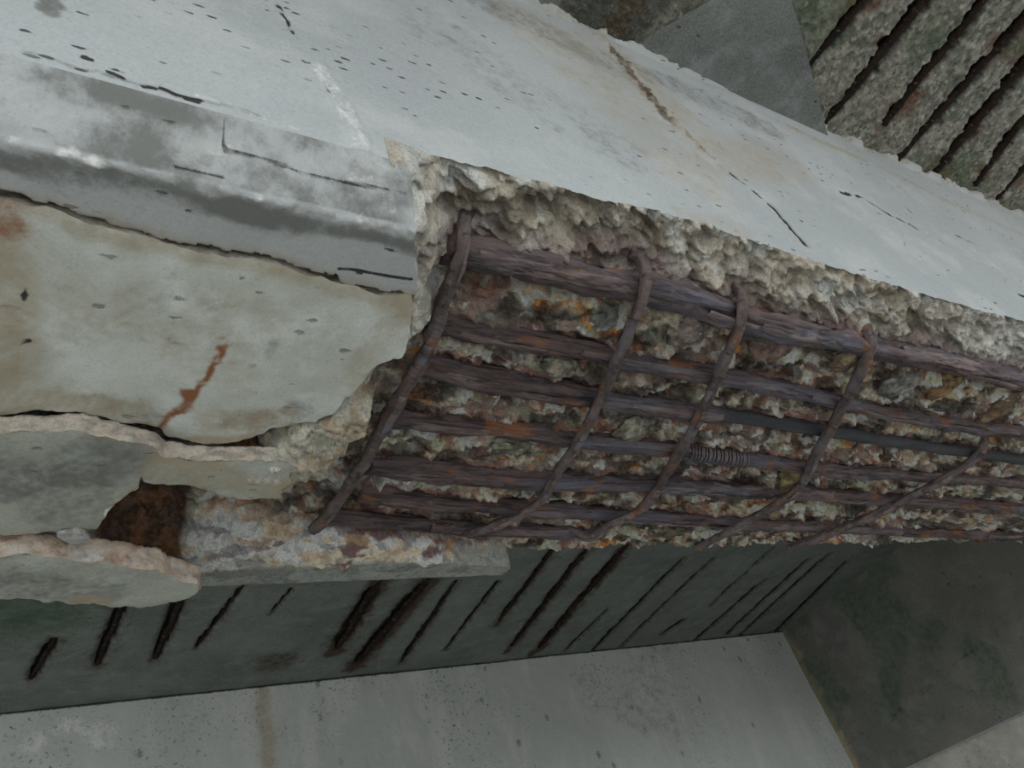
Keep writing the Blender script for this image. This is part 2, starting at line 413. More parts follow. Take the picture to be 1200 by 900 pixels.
CREAM, WHITE, GREY, GREEN = (0.60, 0.51, 0.39), (0.78, 0.73, 0.67), (0.33, 0.325, 0.31), (0.25, 0.265, 0.19)
RUST, PURP, ORNG, TAN, BROWN = (0.15, 0.060, 0.036), (0.125, 0.072, 0.070), (0.46, 0.17, 0.035), (0.40, 0.30, 0.21), (0.10, 0.048, 0.026)
n1 = fbm(D * 13, T * 30, o=4, s=101); n2 = fbm(D * 22, T * 34, o=4, s=111); n3 = fbm(D * 9, T * 18, o=4, s=121)
n4 = fbm(D * 40, T * 50, o=4, s=131); n5 = fbm(D * 30, T * 40, o=4, s=141)
c = np.tile(np.array(TAN) * 0.75, (len(D), 1))
c = cmix(c, GREEN, ss(-0.15, 0.25, n1))
c = cmix(c, CREAM, ss(0.05, 0.38, n2) * 0.9)
c = cmix(c, PURP, ss(-0.02, 0.30, n3) * 0.75)
c = cmix(c, RUST, ss(0.12, 0.4, n5) * 0.8)
c = cmix(c, ORNG, ss(0.42, 0.62, fbm(D * 15, T * 26, o=4, s=151)) * 0.9)
c = cmix(c, WHITE, ss(0.30, 0.46, n4) * 0.9)
stone_col = np.where((rid > 0.8)[:, None], np.array(WHITE), np.where((rid > 0.65)[:, None], np.array(GREY), np.array(CREAM)))
sw = (1 - ss(0.25, 0.42, f1)) * (rid > 0.52) * 0.55
c = c * (1 - sw[:, None]) + stone_col * sw[:, None]
c = cmix(c, PURP, (1 - ss(0.0, 0.012, bar_d + 0.006 * n4)) * 0.85)
c = cmix(c, RUST, (1 - ss(0.0, 0.008, bar_d + 0.008 * n5)) * 0.6)
c = c * lerp(0.30, 2.1, ss(-0.38, 0.35, fbm(D * 20, T * 34, o=4, s=155)))[:, None]
# pale, unrusted fracture along the near edge
band = ss(0.05, 0.35, top_w + 0.22 * n3)
pc = np.tile(np.array((0.60, 0.535, 0.44)), (len(D), 1))
pc = cmix(pc, (0.33, 0.28, 0.215), ss(0.0, 0.35, fbm(D * 17, T * 30, o=4, s=161)))
pc = cmix(pc, (0.78, 0.74, 0.68), ss(0.05, 0.35, fbm(D * 24, T * 30, o=4, s=171)) * 0.9)
pc = cmix(pc, (0.64, 0.635, 0.62), ss(0.95, 1.4, D) * 0.7)
sw2 = (1 - ss(0.25, 0.42, f1)) * (rid > 0.7) * 0.6
pc = pc * (1 - sw2[:, None]) + np.array((0.55, 0.53, 0.50)) * sw2[:, None]
c = c * (1 - band[:, None]) + pc * band[:, None]
P0 = np.array(BAR_PTS[0]); ab = np.interp(D, P0[:, 0], P0[:, 1]) - T
c = cmix(c, (0.20, 0.125, 0.125), ss(0.0, 0.015, ab) * (1 - ss(0.016, 0.045, ab + 0.02 * n3)) * 0.75)
# clean fracture beside the sound concrete, cream to white
rw = ss(0.25, 0.6, rim_w + 0.15 * n4)
c = cmix(c, (0.72, 0.67, 0.60), rw * (1 - 0.8 * band)); c = cmix(c, (0.40, 0.36, 0.30), rw * ss(0.0, 0.3, n2) * 0.7)
c = cmix(c, (0.74, 0.66, 0.54), ss(0.2, 0.7, stub)); c = cmix(c, (0.52, 0.42, 0.30), ss(0.2, 0.7, stub) * ss(-0.05, 0.25, n2))
# the lip: white to cream fracture, rust runs from the last bar
LS = T + (0.553 - h)
lw = ss(0.02, 0.25, lip) * (1 - lip_smooth)
c = cmix(c, (0.84, 0.79, 0.73), lw); c = cmix(c, (0.70, 0.59, 0.45), lw * ss(0.0, 0.3, fbm(D * 14, LS * 20, o=4, s=193)))
c = cmix(c, (0.20, 0.115, 0.11), lw * ss(0.02, 0.22, fbm(D * 20, LS * 24, o=5, s=181) - 0.9 * (lip - 0.42)) * ss(-0.02, 0.12, D - 0.19))
c = cmix(c, (0.55, 0.36, 0.20), lw * ss(0.2, 0.4, fbm(D * 24, LS * 34, o=4, s=191)) * 0.6)
c = cmix(c, (0.30, 0.30, 0.32), lw * ss(0.28, 0.38, fbm(D * 38, LS * 38, o=4, s=192)) * 0.85)
c = cmix(c, (0.33, 0.345, 0.315), lip_smooth); c = cmix(c, (0.22, 0.23, 0.21), lip_smooth * ss(-0.1, 0.2, n1))
c = cmix(c, BROWN, ss(0.1, 0.6, cav)); c = cmix(c, (0.24, 0.105, 0.045), ss(0.1, 0.6, cav) * ss(0.0, 0.3, n4))

c = np.clip(c * 1.25, 0, 0.86)
V = np.stack([D, T, h], 1)
Fq = grid_faces(len(du), len(tv))
fr = sp[Fq].mean(1) > 0.0005

beam = empty('concrete_beam', (0.6, 0.61, CAM_Z + SOF), 'near pale grey concrete beam with its underside broken open, bars showing', 'beam', kind='thing')
Vb, Fb, Ab = sub_mesh(V, Fq, fr, {'Col': c})
mesh_obj('broken_core', Vb, Fb, M_CORE, beam, Ab)

# sound margin: chamfer and the strip above the long crack
gm1 = fbm(D * 9, T * 24, o=5, s=201); gm2 = fbm(D * 26, T * 40, o=4, s=202)
grime = 0.88 * np.exp(-((T - 0.349 - 0.006 * gm1) / 0.013) ** 2) + 0.32 * gm2 + 0.22 * gm1
grime = np.where(T < TC - 0.003, 0.45 + 0.50 * fbm(D * 13, T * 34, o=5, s=204) + 0.25 * gm2 + 0.45 * np.exp(-((T - 0.305) / 0.006) ** 2) * ss(0.20, 0.0, D), grime)
crd, crp = seg_dist(D, T, xy(CRACK, SOF))
tan = 0.55 * np.exp(-(crd / 0.010) ** 2)
pale = 0.5 * np.exp(-((T - TC) / 0.005) ** 2) * (0.4 + fbm(D * 60, T * 60, s=205)) + 0.34 * ss(0.25, 0.1, np.abs(T - 0.32) * 10)*ss(0.05,0.3,fbm(D*14,T*40,s=206))
blk = np.zeros_like(D)
for ln in ([(262, 140), (262, 176), (300, 184), (340, 196), (352, 203), (400, 213), (455, 222)], [(205, 196), (240, 203), (262, 208)]):
    dd, _ = seg_dist(D, T, [chamf(*p) for p in ln]); blk = np.maximum(blk, 0.62 * (1 - ss(0.0005, 0.0026, dd)))
dd, _ = seg_dist(D, T, xy([(397, 314), (418, 316), (442, 321), (482, 327)], SOF)); blk = np.maximum(blk, 0.75 * (1 - ss(0.0008, 0.0035, dd)))
V1, F1, A1 = sub_mesh(V, Fq, ~fr, {'grime': grime, 'tan': tan, 'pale': pale, 'black': blk})

# near face
su = axis_samples(-0.6, 3.59, -0.06, 1.78, 0.0021, 0.02)
nz = 240
U, W = np.meshgrid(su, np.linspace(0, 1, nz), indexing='ij')
e0 = np.interp(su, du, edge_row)
Z = e0[:, None] + (SLAB + 0.01 - e0[:, None]) * W
U, Z = U.ravel(), Z.ravel()
Wr = np.tile(np.linspace(0, 1, nz), len(su)); Y = T0 - 0.0015 * fbm(U * 6, Z * 6, o=3, s=211) * ss(0, 0.1, Wr)
def stroke(px, w, soft=None, plane=None):
    P = [tuple(on_y(x, y, T0)[[0, 2]]) for x, y in px]
    dd, pp = seg_dist(U + 0.004 * fbm(U * 40, Z * 40, o=3, s=7), Z + 0.004 * fbm(U * 40, Z * 40, o=3, s=8), P)
    return 1 - ss(w * 0.4, w, dd)
black = np.zeros_like(U); tan2 = np.zeros_like(U); grime_shade2 = np.zeros_like(U); pale2 = np.zeros_like(U); rust2 = np.zeros_like(U)
CR = [([(812, 166), (832, 186), (860, 204), (880, 220), (910, 246), (944, 285)], 0.0075), ([(985, 225), (1010, 230), (1040, 250), (1065, 262), (1092, 277)], 0.0075),
      ([(1120, 274), (1140, 284), (1162, 299)], 0.0065), ([(1060, 240), (1075, 255)], 0.006), ([(1195, 345), (1215, 352)], 0.007)]
for ln, w in CR:
    k = stroke(ln, w) * ss(-0.7, -0.1, fbm(U * 50, Z * 50, s=217)); black = np.maximum(black, 1.25 * k); Y = Y + 0.006 * k
k = stroke([(706, 46), (736, 80), (766, 120), (800, 158), (830, 184)], 0.020); tan2 = np.maximum(tan2, 0.66 * k); Y = Y - 0.007 * k * (0.5 + fbm(U * 60, Z * 60, s=219))
brown2 = np.maximum(0.60 * stroke([(716, 58), (738, 86), (760, 114), (782, 142)], 0.013), 0.42 * stroke([(770, 126), (800, 158), (830, 186)], 0.009))
rust2 = np.maximum(rust2, 0.34 * stroke([(728, 75), (752, 108), (768, 130)], 0.012))
tan2 = np.maximum(tan2, 0.40 * stroke([(640, 40), (730, 120), (800, 190)], 0.13)); tan2 = np.maximum(tan2, 0.44 * stroke([(715, 60), (790, 130), (850, 185), (920, 190)], 0.09))  # broad tan towards the slab: stain plus the slab's shade put into colour
tan2 = np.maximum(tan2, 0.60 * stroke([(925, 148), (960, 165), (1012, 188)], 0.016)); tan2 = np.maximum(tan2, 0.40 * stroke([(800, 250), (845, 262), (870, 268)], 0.03))
tan2 = np.maximum(tan2, 0.45 * stroke([(1030, 195), (1100, 232), (1200, 275)], 0.020))
grime_shade2 = np.maximum(grime_shade2, 0.42 * stroke([(560, 0), (640, 35), (700, 70), (780, 95), (900, 150)], 0.06)); grime_shade2 = np.maximum(grime_shade2, 0.30 * stroke([(520, 40), (620, 110), (720, 170)], 0.09))  # grime and painted slab shade together, darkening the upper face
grime_shade2 = np.maximum(grime_shade2, 0.72 * stroke([(52, -8), (62, 6), (58, 14)], 0.012))
for p in ([(98, 66), (108, 70)], [(128, 84), (142, 90)], [(170, 101), (182, 104)], [(190, 104), (215, 112), (235, 118)], [(218, 114), (232, 120)]):
    k = stroke(p, 0.0042); black = np.maximum(black, 0.8 * k)
grime_shade2 = np.maximum(grime_shade2, 0.55 * stroke([(30, 62), (120, 86), (230, 116), (300, 134)], 0.005))
for ln, w in (([(325, 5), (335, 22), (346, 42)], 0.004), ([(364, 76), (372, 84)], 0.0045), ([(385, 100), (390, 112)], 0.003), ([(398, 132), (406, 160), (412, 196)], 0.0042)):
    k = stroke(ln, w) * ss(-0.3, 0.15, fbm(U * 60, Z * 60, s=223)); black = np.maximum(black, 0.85 * k); Y = Y + 0.004 * k
k = stroke([(372, 80), (398, 120), (415, 150), (424, 190)], 0.014); pale2 = np.maximum(pale2, 0.40 * k); Y = Y - 0.004 * k * (0.4 + fbm(U * 50, Z * 50, s=229))
pale2 = np.maximum(pale2, 0.45 * stroke([(230, 112), (300, 136), (350, 150)], 0.006))
# ragged mortar along the slab joint
top = ss(SLAB - 0.022, SLAB - 0.004, Z); Y = Y - 0.010 * top * ss(-0.1, 0.35, fbm(U * 16, Z * 20, o=4, s=231)); tan2 = np.maximum(tan2, 0.45 * top)
Y = np.where(Wr == 0, T0, Y)
Vs = np.stack([U, Y, Z], 1)
nb = len(V1)
bk = np.array([[-0.6, T1, SOF], [3.59, T1, SOF], [3.59, T1, SLAB + 0.01], [-0.6, T1, SLAB + 0.01]])
mesh_obj('sound_face', np.vstack([V1, Vs]), np.vstack([F1, grid_faces(len(su), nz, True) + nb]), M_SIDE, beam,
         {k: np.concatenate([A1.get(k, np.zeros(nb)), v]) for k, v in (('black', black), ('tan', tan2), ('grime', grime_shade2), ('pale', pale2), ('rust', rust2), ('brown', brown2))})
# far face, hidden from the picture but throwing its shade on the deck: follows the broken lower edge
far_h = h.reshape(len(du), len(tv))[:, -1]
Wf = np.linspace(0, 1, 14)
Zf = far_h[:, None] + (SLAB + 0.01 - far_h[:, None]) * Wf
mesh_obj('far_face', np.stack([np.repeat(du, 14), np.full(len(du) * 14, T1), Zf.ravel()], 1), grid_faces(len(du), 14), M_SLAB, beam)

# ------------------------------------------------------------------ hanging cover fragments
def fragment(name, px, hgt, thick, label, mat, slope=(0, 0), out=0.0, attr_fn=None, edge_cols=None, seed=0, jag=0.003, step=0.0035, face_name='weathered_face'):
    P = np.array(xy(px, hgt))
    seg = []
    n = len(P)
    for i in range(n):
        a, b = P[i], P[(i + 1) % n]; m = max(1, int(np.linalg.norm(b - a) / step))
        seg += [a + (b - a) * t for t in np.linspace(0, 1, m, endpoint=False)]
    B = np.array(seg)
    area = np.sum(B[:, 0] * np.roll(B[:, 1], -1) - np.roll(B[:, 0], -1) * B[:, 1])
    if area < 0: B = B[::-1]
    tg = np.roll(B, -1, 0) - np.roll(B, 1, 0); tg /= np.linalg.norm(tg, axis=1)[:, None] + 1e-9
    nrm = np.stack([tg[:, 1], -tg[:, 0]], 1)          # outward
    B = B + nrm * (jag * fbm(B[:, 0] * 60, B[:, 1] * 60, o=4, s=300 + seed))[:, None]
    g = 0.006
    gx, gy = np.meshgrid(np.arange(B[:, 0].min(), B[:, 0].max(), g), np.arange(B[:, 1].min(), B[:, 1].max(), g))
    gx, gy = gx.ravel() + RNG.uniform(-.001, .001, gx.size), gy.ravel() + RNG.uniform(-.001, .001, gy.size)
    keep = sdist(gx, gy, [tuple(b) for b in B]) > 0.004
    pts = [Vector(b) for b in B] + [Vector((a, b)) for a, b in zip(gx[keep], gy[keep])]
    m = len(B)
    vo, eo, fo, *_ = delaunay_2d_cdt(pts, [(i, (i + 1) % m) for i in range(m)], [], 1, 1e-6)
    vo = np.array([tuple(v) for v in vo]); c0 = B.mean(0)
    def hz(x, y): return hgt + slope[0] * (x - c0[0]) + slope[1] * (y - c0[1])
    sd, _ = seg_dist(vo[:, 0], vo[:, 1], [tuple(b) for b in B], True)
    z = hz(vo[:, 0], vo[:, 1]) + 0.0015 * fbm(vo[:, 0] * 9, vo[:, 1] * 9, s=310 + seed) + 0.0022 * (1 - ss(0, 0.007, sd)) * ss(-0.3, 0.3, fbm(vo[:, 0] * 50, vo[:, 1] * 50, s=311 + seed))
    Vf = np.column_stack([vo, z])
    root = empty(name, (c0[0], c0[1], CAM_Z + hgt), label, 'concrete fragment', 'cracked pieces of the concrete cover')
    at = attr_fn(vo[:, 0], vo[:, 1], sd) if attr_fn else {}
    mesh_obj(face_name, Vf, [f[::-1] for f in fo], mat, root, at)
    K = 11
    rows, cols = [], []
    zb = hz(B[:, 0], B[:, 1])
    bz = np.interp(0, [0, 1], [0, 0])
    for k in range(K):
        u = k / (K - 1)
        amp = jag * 1.6 * min(1, 4 * u)
        off = out * u + amp * (fbm(B[:, 0] * 55, B[:, 1] * 55, np.full(m, u * thick * 60), o=4, s=320 + seed) + 0.4 * fbm(B[:, 0] * 170, B[:, 1] * 170, np.full(m, u * thick * 170), o=2, s=321 + seed))
        Q = B + nrm * off[:, None]
        zz = zb + thick * u
        if k == 0:
            e = 0.0022 * ss(-0.3, 0.3, fbm(B[:, 0] * 50, B[:, 1] * 50, s=311 + seed)); zz = zb + e + 0.0015 * fbm(B[:, 0] * 9, B[:, 1] * 9, s=310 + seed)
        rows.append(np.column_stack([Q, zz]))
        a = np.tile(np.array((edge_cols or [(0.55, 0.48, 0.41)])[0]), (m, 1))
        w = fbm(B[:, 0] * 30, B[:, 1] * 30, np.full(m, u * 1.4), o=4, s=330 + seed)
        for i, ec in enumerate((edge_cols or [0, (0.42, 0.34, 0.27), (0.30, 0.28, 0.26)])[1:]):
            a = cmix(a, ec, ss(0.02, 0.3, w if i == 0 else fbm(B[:, 0] * 40, B[:, 1] * 40, np.full(m, u * 2), o=3, s=340 + i + seed)) * 0.8)
        cols.append(a)
    rows.append(np.tile(np.array([c0[0], c0[1], hgt + thick]), (m, 1))); cols.append(cols[-1])
    Vw = np.vstack(rows); K += 1
    idx = np.arange(K * m).reshape(K, m); nx = np.roll(idx, -1, 1)
    Fw = np.stack([idx[:-1], idx[1:], nx[1:], nx[:-1]], -1).reshape(-1, 4)
    mesh_obj('broken_edge', Vw, Fw, M_EDGE, root, {'Col': np.vstack(cols)})
    return root

def strokes(x, y, hgt, items):
    out = np.zeros_like(x)
    xx, yy = x + 0.003 * fbm(x * 45, y * 45, o=3, s=401), y + 0.003 * fbm(x * 45, y * 45, o=3, s=402)
    for px, w, a in items:
        dd, _ = seg_dist(xx, yy, xy(px, hgt)) if len(px) > 1 else (np.hypot(xx - xy(px, hgt)[0][0], yy - xy(px, hgt)[0][1]), 0)
        out = np.maximum(out, a * (1 - ss(w * 0.25, w, dd)))
    return out

def panel_attr(x, y, sd):
    H = 0.497
    tan = 0.60 * (1 - ss(0, 0.028, sd)) * ss(-0.4, 0.2, fbm(x * 14, y * 14, s=411)) + 0.34 * ss(0.0, 0.4, fbm(x * 10, y * 10, o=4, s=413))
    tan = np.maximum(tan, strokes(x, y, H, [([(-40, 240), (-15, 330), (-5, 470)], 0.06, 0.66), ([(0, 238), (60, 252), (120, 275), (210, 295), (300, 310), (420, 345)], 0.016, 0.6),
          ([(0, 468), (60, 470), (150, 480)], 0.03, 0.62), ([(290, 355), (320, 375)], 0.035, 0.35), ([(90, 375)], 0.04, 0.4), ([(250, 495), (330, 490)], 0.03, 0.6), ([(460, 380), (420, 430)], 0.025, 0.5), ([(140,365),(150,350)],0.03,0.4)]))
    gr = strokes(x, y, H, [([(120, 470), (175, 485)], 0.03, 0.35), ([(280, 490), (330, 495), (350, 480)], 0.03, 0.45), ([(185, 350)], 0.02, 0.38), ([(250, 355)], 0.014, 0.35), ([(325, 405), (318, 415)], 0.013, 0.4)])
    rust = strokes(x, y, H, [([(263, 404), (256, 418), (248, 432)], 0.0055, 0.85), ([(250, 425), (241, 443), (233, 456), (221, 470)], 0.0062, 0.9), ([(216, 458), (219, 474), (212, 482), (196, 488), (189, 502)], 0.0075, 0.78)])
    rust = np.maximum(rust, strokes(x, y, H, [([(-10, 235), (5, 260)], 0.03, 0.45), ([(215, 480)], 0.014, 0.5)]))
    pale = strokes(x, y, H, [([(235, 500), (250, 490)], 0.02, 0.42), ([(200, 430), (215, 440)], 0.025, 0.4)])
    blk = strokes(x, y, H, [([(25, 333), (28, 348)], 0.003, 0.9), ([(93, 324)], 0.003, 0.9), ([(32, 398)], 0.0035, 0.9), ([(24, 407)], 0.003, 0.9), ([(135, 378)], 0.003, 0.8), ([(295, 361)], 0.0025, 0.9), ([(181, 317)], 0.0025, 0.8), ([(272, 388)], 0.003, 0.9), ([(295, 308)], 0.004, 0.8)])
    return {'tan': tan, 'grime': gr, 'rust': rust, 'pale': pale, 'black': blk}

shrink = [(x, y + 7 if i < len(CRACK) - 1 else y) for i, (x, y) in enumerate(PANEL_PX)]
fragment('concrete_fragment', shrink, 0.497, 0.034, 'large pale cover panel between the two long cracks, orange streak on it', M_PANEL, attr_fn=panel_attr,
         edge_cols=[(0.56, 0.52, 0.46), (0.42, 0.36, 0.29), (0.30, 0.29, 0.28)], seed=1, jag=0.0022, out=-0.002)

def strip_attr(x, y, sd):
    H = 0.478
    gr = strokes(x, y, H, [([(-60, 560), (40, 565), (110, 550), (140, 530)], 0.06, 0.62), ([(60, 600), (110, 590)], 0.05, 0.5)])
    tan = 0.35 * (1 - ss(0, 0.015, sd)) + strokes(x, y, H, [([(190, 545), (260, 560), (320, 570)], 0.03, 0.55), ([(145, 595), (160, 580)], 0.014, 0.9)])
    pale = strokes(x, y, H, [([(300, 560), (325, 562)], 0.02, 0.35), ([(133, 598), (126, 604)], 0.006, 0.8)])
    return {'grime': gr, 'tan': tan, 'pale': pale}
fragment('concrete_fragment', [(-260, 520), (-120, 514), (0, 511), (40, 507), (95, 506), (130, 514), (165, 521), (184, 528), (192, 537), (225, 541), (260, 542), (300, 540), (330, 543), (348, 549), (338, 556), (341, 565), (327, 573), (331, 582), (300, 584), (262, 583), (236, 574), (222, 569), (196, 569), (168, 566), (165, 560), (160, 574), (146, 583), (134, 592), (124, 604), (116, 614), (112, 622), (60, 624), (0, 627), (-120, 630), (-260, 634)],
         0.478, 0.018, 'grey cracked cover strip hanging under the large panel, notched above the rusty hollow', M_FRAG, attr_fn=strip_attr,
         edge_cols=[(0.86, 0.76, 0.65), (0.72, 0.60, 0.49), (0.50, 0.46, 0.43)], seed=2, jag=0.0024, out=0.003)

def corner_attr(x, y, sd):
    H = 0.462
    return {'tan': 0.35 * (1 - ss(0, 0.012, sd)) + strokes(x, y, H, [([(95, 700), (125, 706)], 0.014, 0.75)]), 'grime': strokes(x, y, H, [([(-40, 680), (60, 690), (120, 695)], 0.05, 0.5)])}
fragment('concrete_fragment', [(-260, 660), (-120, 657), (0, 654), (40, 652), (100, 658), (140, 664), (180, 668), (200, 676), (216, 684), (233, 687), (231, 694), (215, 703), (196, 709), (164, 714), (120, 710), (60, 706), (0, 701), (-120, 702), (-260, 702)],
         0.462, 0.026, 'lowest broken concrete piece at bottom left, pink fracture and pointed tip', M_FRAG, attr_fn=corner_attr,
         edge_cols=[(0.84, 0.68, 0.56), (0.84, 0.79, 0.74), (0.62, 0.43, 0.31)], seed=3, jag=0.0032, out=0.004)
fragment('concrete_flake', [(66, 627), (96, 626), (104, 634), (98, 640), (82, 640), (72, 634)], 0.470, 0.008, 'small white concrete flake lodged above the lowest broken piece', M_EDGE,
         attr_fn=lambda x, y, sd: {'Col': np.tile(np.array((0.66, 0.64, 0.63)), (len(x), 1))}, edge_cols=[(0.66, 0.64, 0.62)], seed=4, jag=0.003, step=0.002, face_name='fracture_face')

# ------------------------------------------------------------------ bars
def tube(C, rad, seg, rough=0.2, s=0, stretch=8, lam=0.1, ang=(0, 2 * math.pi), cap=True, split=0.0):
    C = np.asarray(C); n = len(C)
    tg = np.gradient(C, axis=0); tg /= np.linalg.norm(tg, axis=1)[:, None]
    up = np.array([0, 0, 1.0]); N = np.empty_like(C); prev = up - tg[0] * up.dot(tg[0])
    if np.linalg.norm(prev) < 0.2: prev = np.array([1.0, 0, 0]) - tg[0] * tg[0][0]
    prev /= np.linalg.norm(prev)
    for i in range(n):
        v = prev - tg[i] * prev.dot(tg[i]); v /= np.linalg.norm(v); N[i] = v; prev = v
    Bn = np.cross(tg, N)
    full = ang[1] - ang[0] > 6.2
    a = np.linspace(ang[0], ang[1], seg, endpoint=not full)
    L = np.concatenate([[0], np.cumsum(np.linalg.norm(np.diff(C, axis=0), axis=1))])
    LL, A = np.meshgrid(L, a, indexing='ij')
    rr = rad if np.isscalar(rad) else np.asarray(rad)[:, None]
    k = 1 + rough * fbm(LL * stretch, np.cos(A) * 1.3 + s, np.sin(A) * 1.3, o=4, s=500 + s) + lam * fbm(LL * stretch * 3, np.cos(A) * 4, np.sin(A) * 4 + s, o=3, s=520 + s)
    sp_ = fbm(LL * stretch * 0.35, np.cos(A) * 2.6 + s, np.sin(A) * 2.6, o=2, s=540 + s); k = k - split * np.exp(-(sp_ / 0.07) ** 2)
    R = rr * k
    V = C[:, None, :] + N[:, None, :] * (np.cos(A) * R)[..., None] + Bn[:, None, :] * (np.sin(A) * R)[..., None]
    i = np.arange(n * seg).reshape(n, seg)
    if full:
        j = np.roll(i, -1, 1); F = np.stack([i[:-1], j[:-1], j[1:], i[1:]], -1).reshape(-1, 4)
    else:
        F = np.stack([i[:-1, :-1], i[:-1, 1:], i[1:, 1:], i[1:, :-1]], -1).reshape(-1, 4)
    V = V.reshape(-1, 3)
    if full and cap:
        V = np.vstack([V, C[0], C[-1]]); e0, e1 = len(V) - 2, len(V) - 1
        F = np.vstack([F, [[e0, i[0, (q + 1) % seg], i[0, q], i[0, q]] for q in range(seg)], [[e1, i[-1, q], i[-1, (q + 1) % seg], i[-1, (q + 1) % seg]] for q in range(seg)]])
        quads = [tuple(f) if f[2] != f[3] else tuple(f[:3]) for f in F.tolist()]
        return V, quads, L, a
    return V, F, L, a

BAR_LABELS = [
    'thick purple brown main bar highest on the open underside, below pale fracture',
    'second main bar down the open underside, blue grey at its left end',
    'third main bar down the open underside, smooth and dark towards the right',
    'fourth main bar down the open underside, ribbed and partly buried',
    'fifth main bar down the open underside, dark brown with pale crust on top',
    'sixth main bar down, running along the lower edge of the open underside',
    'short lowest main bar lying along the white broken lip',
]
for bi, ((px, r), P) in enumerate(zip(BARS, BAR_PTS)):
    C = catmull(P, 0.0035)
    C[:, 2] += 0.0020 * fbm(C[:, 0] * 5, C[:, 1] * 0 + bi, o=3, s=600 + bi); C[:, 1] += 0.0015 * fbm(C[:, 0] * 9, C[:, 1] * 0 + bi, o=3, s=620 + bi)
    clean = np.zeros(len(C))
    if bi == 2: clean = ss(on_z(815, 482, BAR_H)[0], on_z(850, 487, BAR_H)[0], C[:, 0])
    rad = r * (1 - 0.12 * clean) * (1 + 0.10 * fbm(C[:, 0] * 7, C[:, 1] * 0, s=640 + bi))
    root = empty('reinforcing_bar', tuple(C[0] + np.array([0, 0, CAM_Z])), BAR_LABELS[bi], 'rebar', 'long bars of the beam')
    seg = 32
    Vt, Ft, L, a = tube(C, rad * 1.13, seg, 0.36, bi * 3, 9, 0.24, split=0.26)
    if bi == 2:     # flatten the relief where the bar is clean
        m = np.repeat(clean, seg); Cc = np.repeat(C, seg, 0); dv = Vt[:-2] - Cc; ln = np.linalg.norm(dv, axis=1)
        ideal = dv / ln[:, None] * np.repeat(rad, seg)[:, None]; Vt[:-2] = Cc + dv * (1 - m)[:, None] + ideal * m[:, None]
    org = np.repeat(ss(0.36, 0.6, fbm(C[:, 0] * 8, C[:, 1] * 0 + bi * 3, o=3, s=660)) + (1 - ss(0.0, 0.03, C[:, 0] - C[0, 0])) * (bi in (0, 1)), seg)
    cl = np.repeat(clean, seg)
    mesh_obj('bar_body', Vt, Ft, M_BAR, root, {'orange': np.append(0.6 * ss(0.28, 0.6, fbm(Vt[:-2, 0] * 12, Vt[:-2, 1] * 22, Vt[:-2, 2] * 30, o=4, s=665) + 0.45 * org - 0.12), [0, 0]), 'clean': np.append(cl, [0, 0])})
    # layers of scale peeling from the underside
    Vs_, Fs_, off = [], [], 0
    x = C[0, 0] + 0.03
    rr = random.Random(70 + bi)
    while x < C[-1, 0] - 0.1:
        ln = rr.uniform(0.07, 0.22); m = (C[:, 0] > x) & (C[:, 0] < x + ln)
        if m.sum() > 8 and not (bi == 2 and x > 0.72):
            ctr = math.pi + rr.uniform(-0.9, 0.8); hw = rr.uniform(0.35, 0.7)
            Cm = C[m]; u = np.linspace(0, 1, len(Cm)); taper = np.minimum(1, np.minimum(u, 1 - u) * 6) ** 0.6
            v, f, _, _ = tube(Cm, rad[m] * (1.10 + 0.12 * rr.random()) * (0.88 + 0.12 * taper), 8, 0.16, bi * 11 + off % 17, 14, 0.14, (ctr - hw, ctr + hw))
            Vs_.append(v); Fs_.append(f); off += len(v)
        x += ln * rr.uniform(0.7, 1.5)
    for v, f in zip(Vs_, Fs_):
        o = mesh_obj('rust_scale', v, f, M_SCALE, root)
        md = o.modifiers.new('thickness', 'SOLIDIFY'); md.thickness = 0.002
    if bi == 3:     # the short ribbed stretch of bar
        v_, f_, off = [], [], 0
        for q in range(22):
            px_ = 808 + q * 3.1; p0 = on_z(px_, 528 + q * 0.35, BAR_H)
            i0 = int(np.argmin(np.abs(C[:, 0] - p0[0]))); a_ = np.linspace(math.pi - 1.4, math.pi + 1.4, 9)
            ring = [(C[i0, 0] - 0.002 + 0.004 * math.sin(t), C[i0, 1] + (r + 0.0035) * math.sin(t), C[i0, 2] + (r + 0.0035) * math.cos(t)) for t in a_]
            v, f, _, _ = tube(np.array(ring), 0.0016, 6, 0.1, q, 40, 0)
            v_.append(v); f_ += [tuple(k + off for k in fc) for fc in f]; off += len(v)
        mesh_obj('rib_pattern', np.vstack(v_), f_, M_SCALE, root)

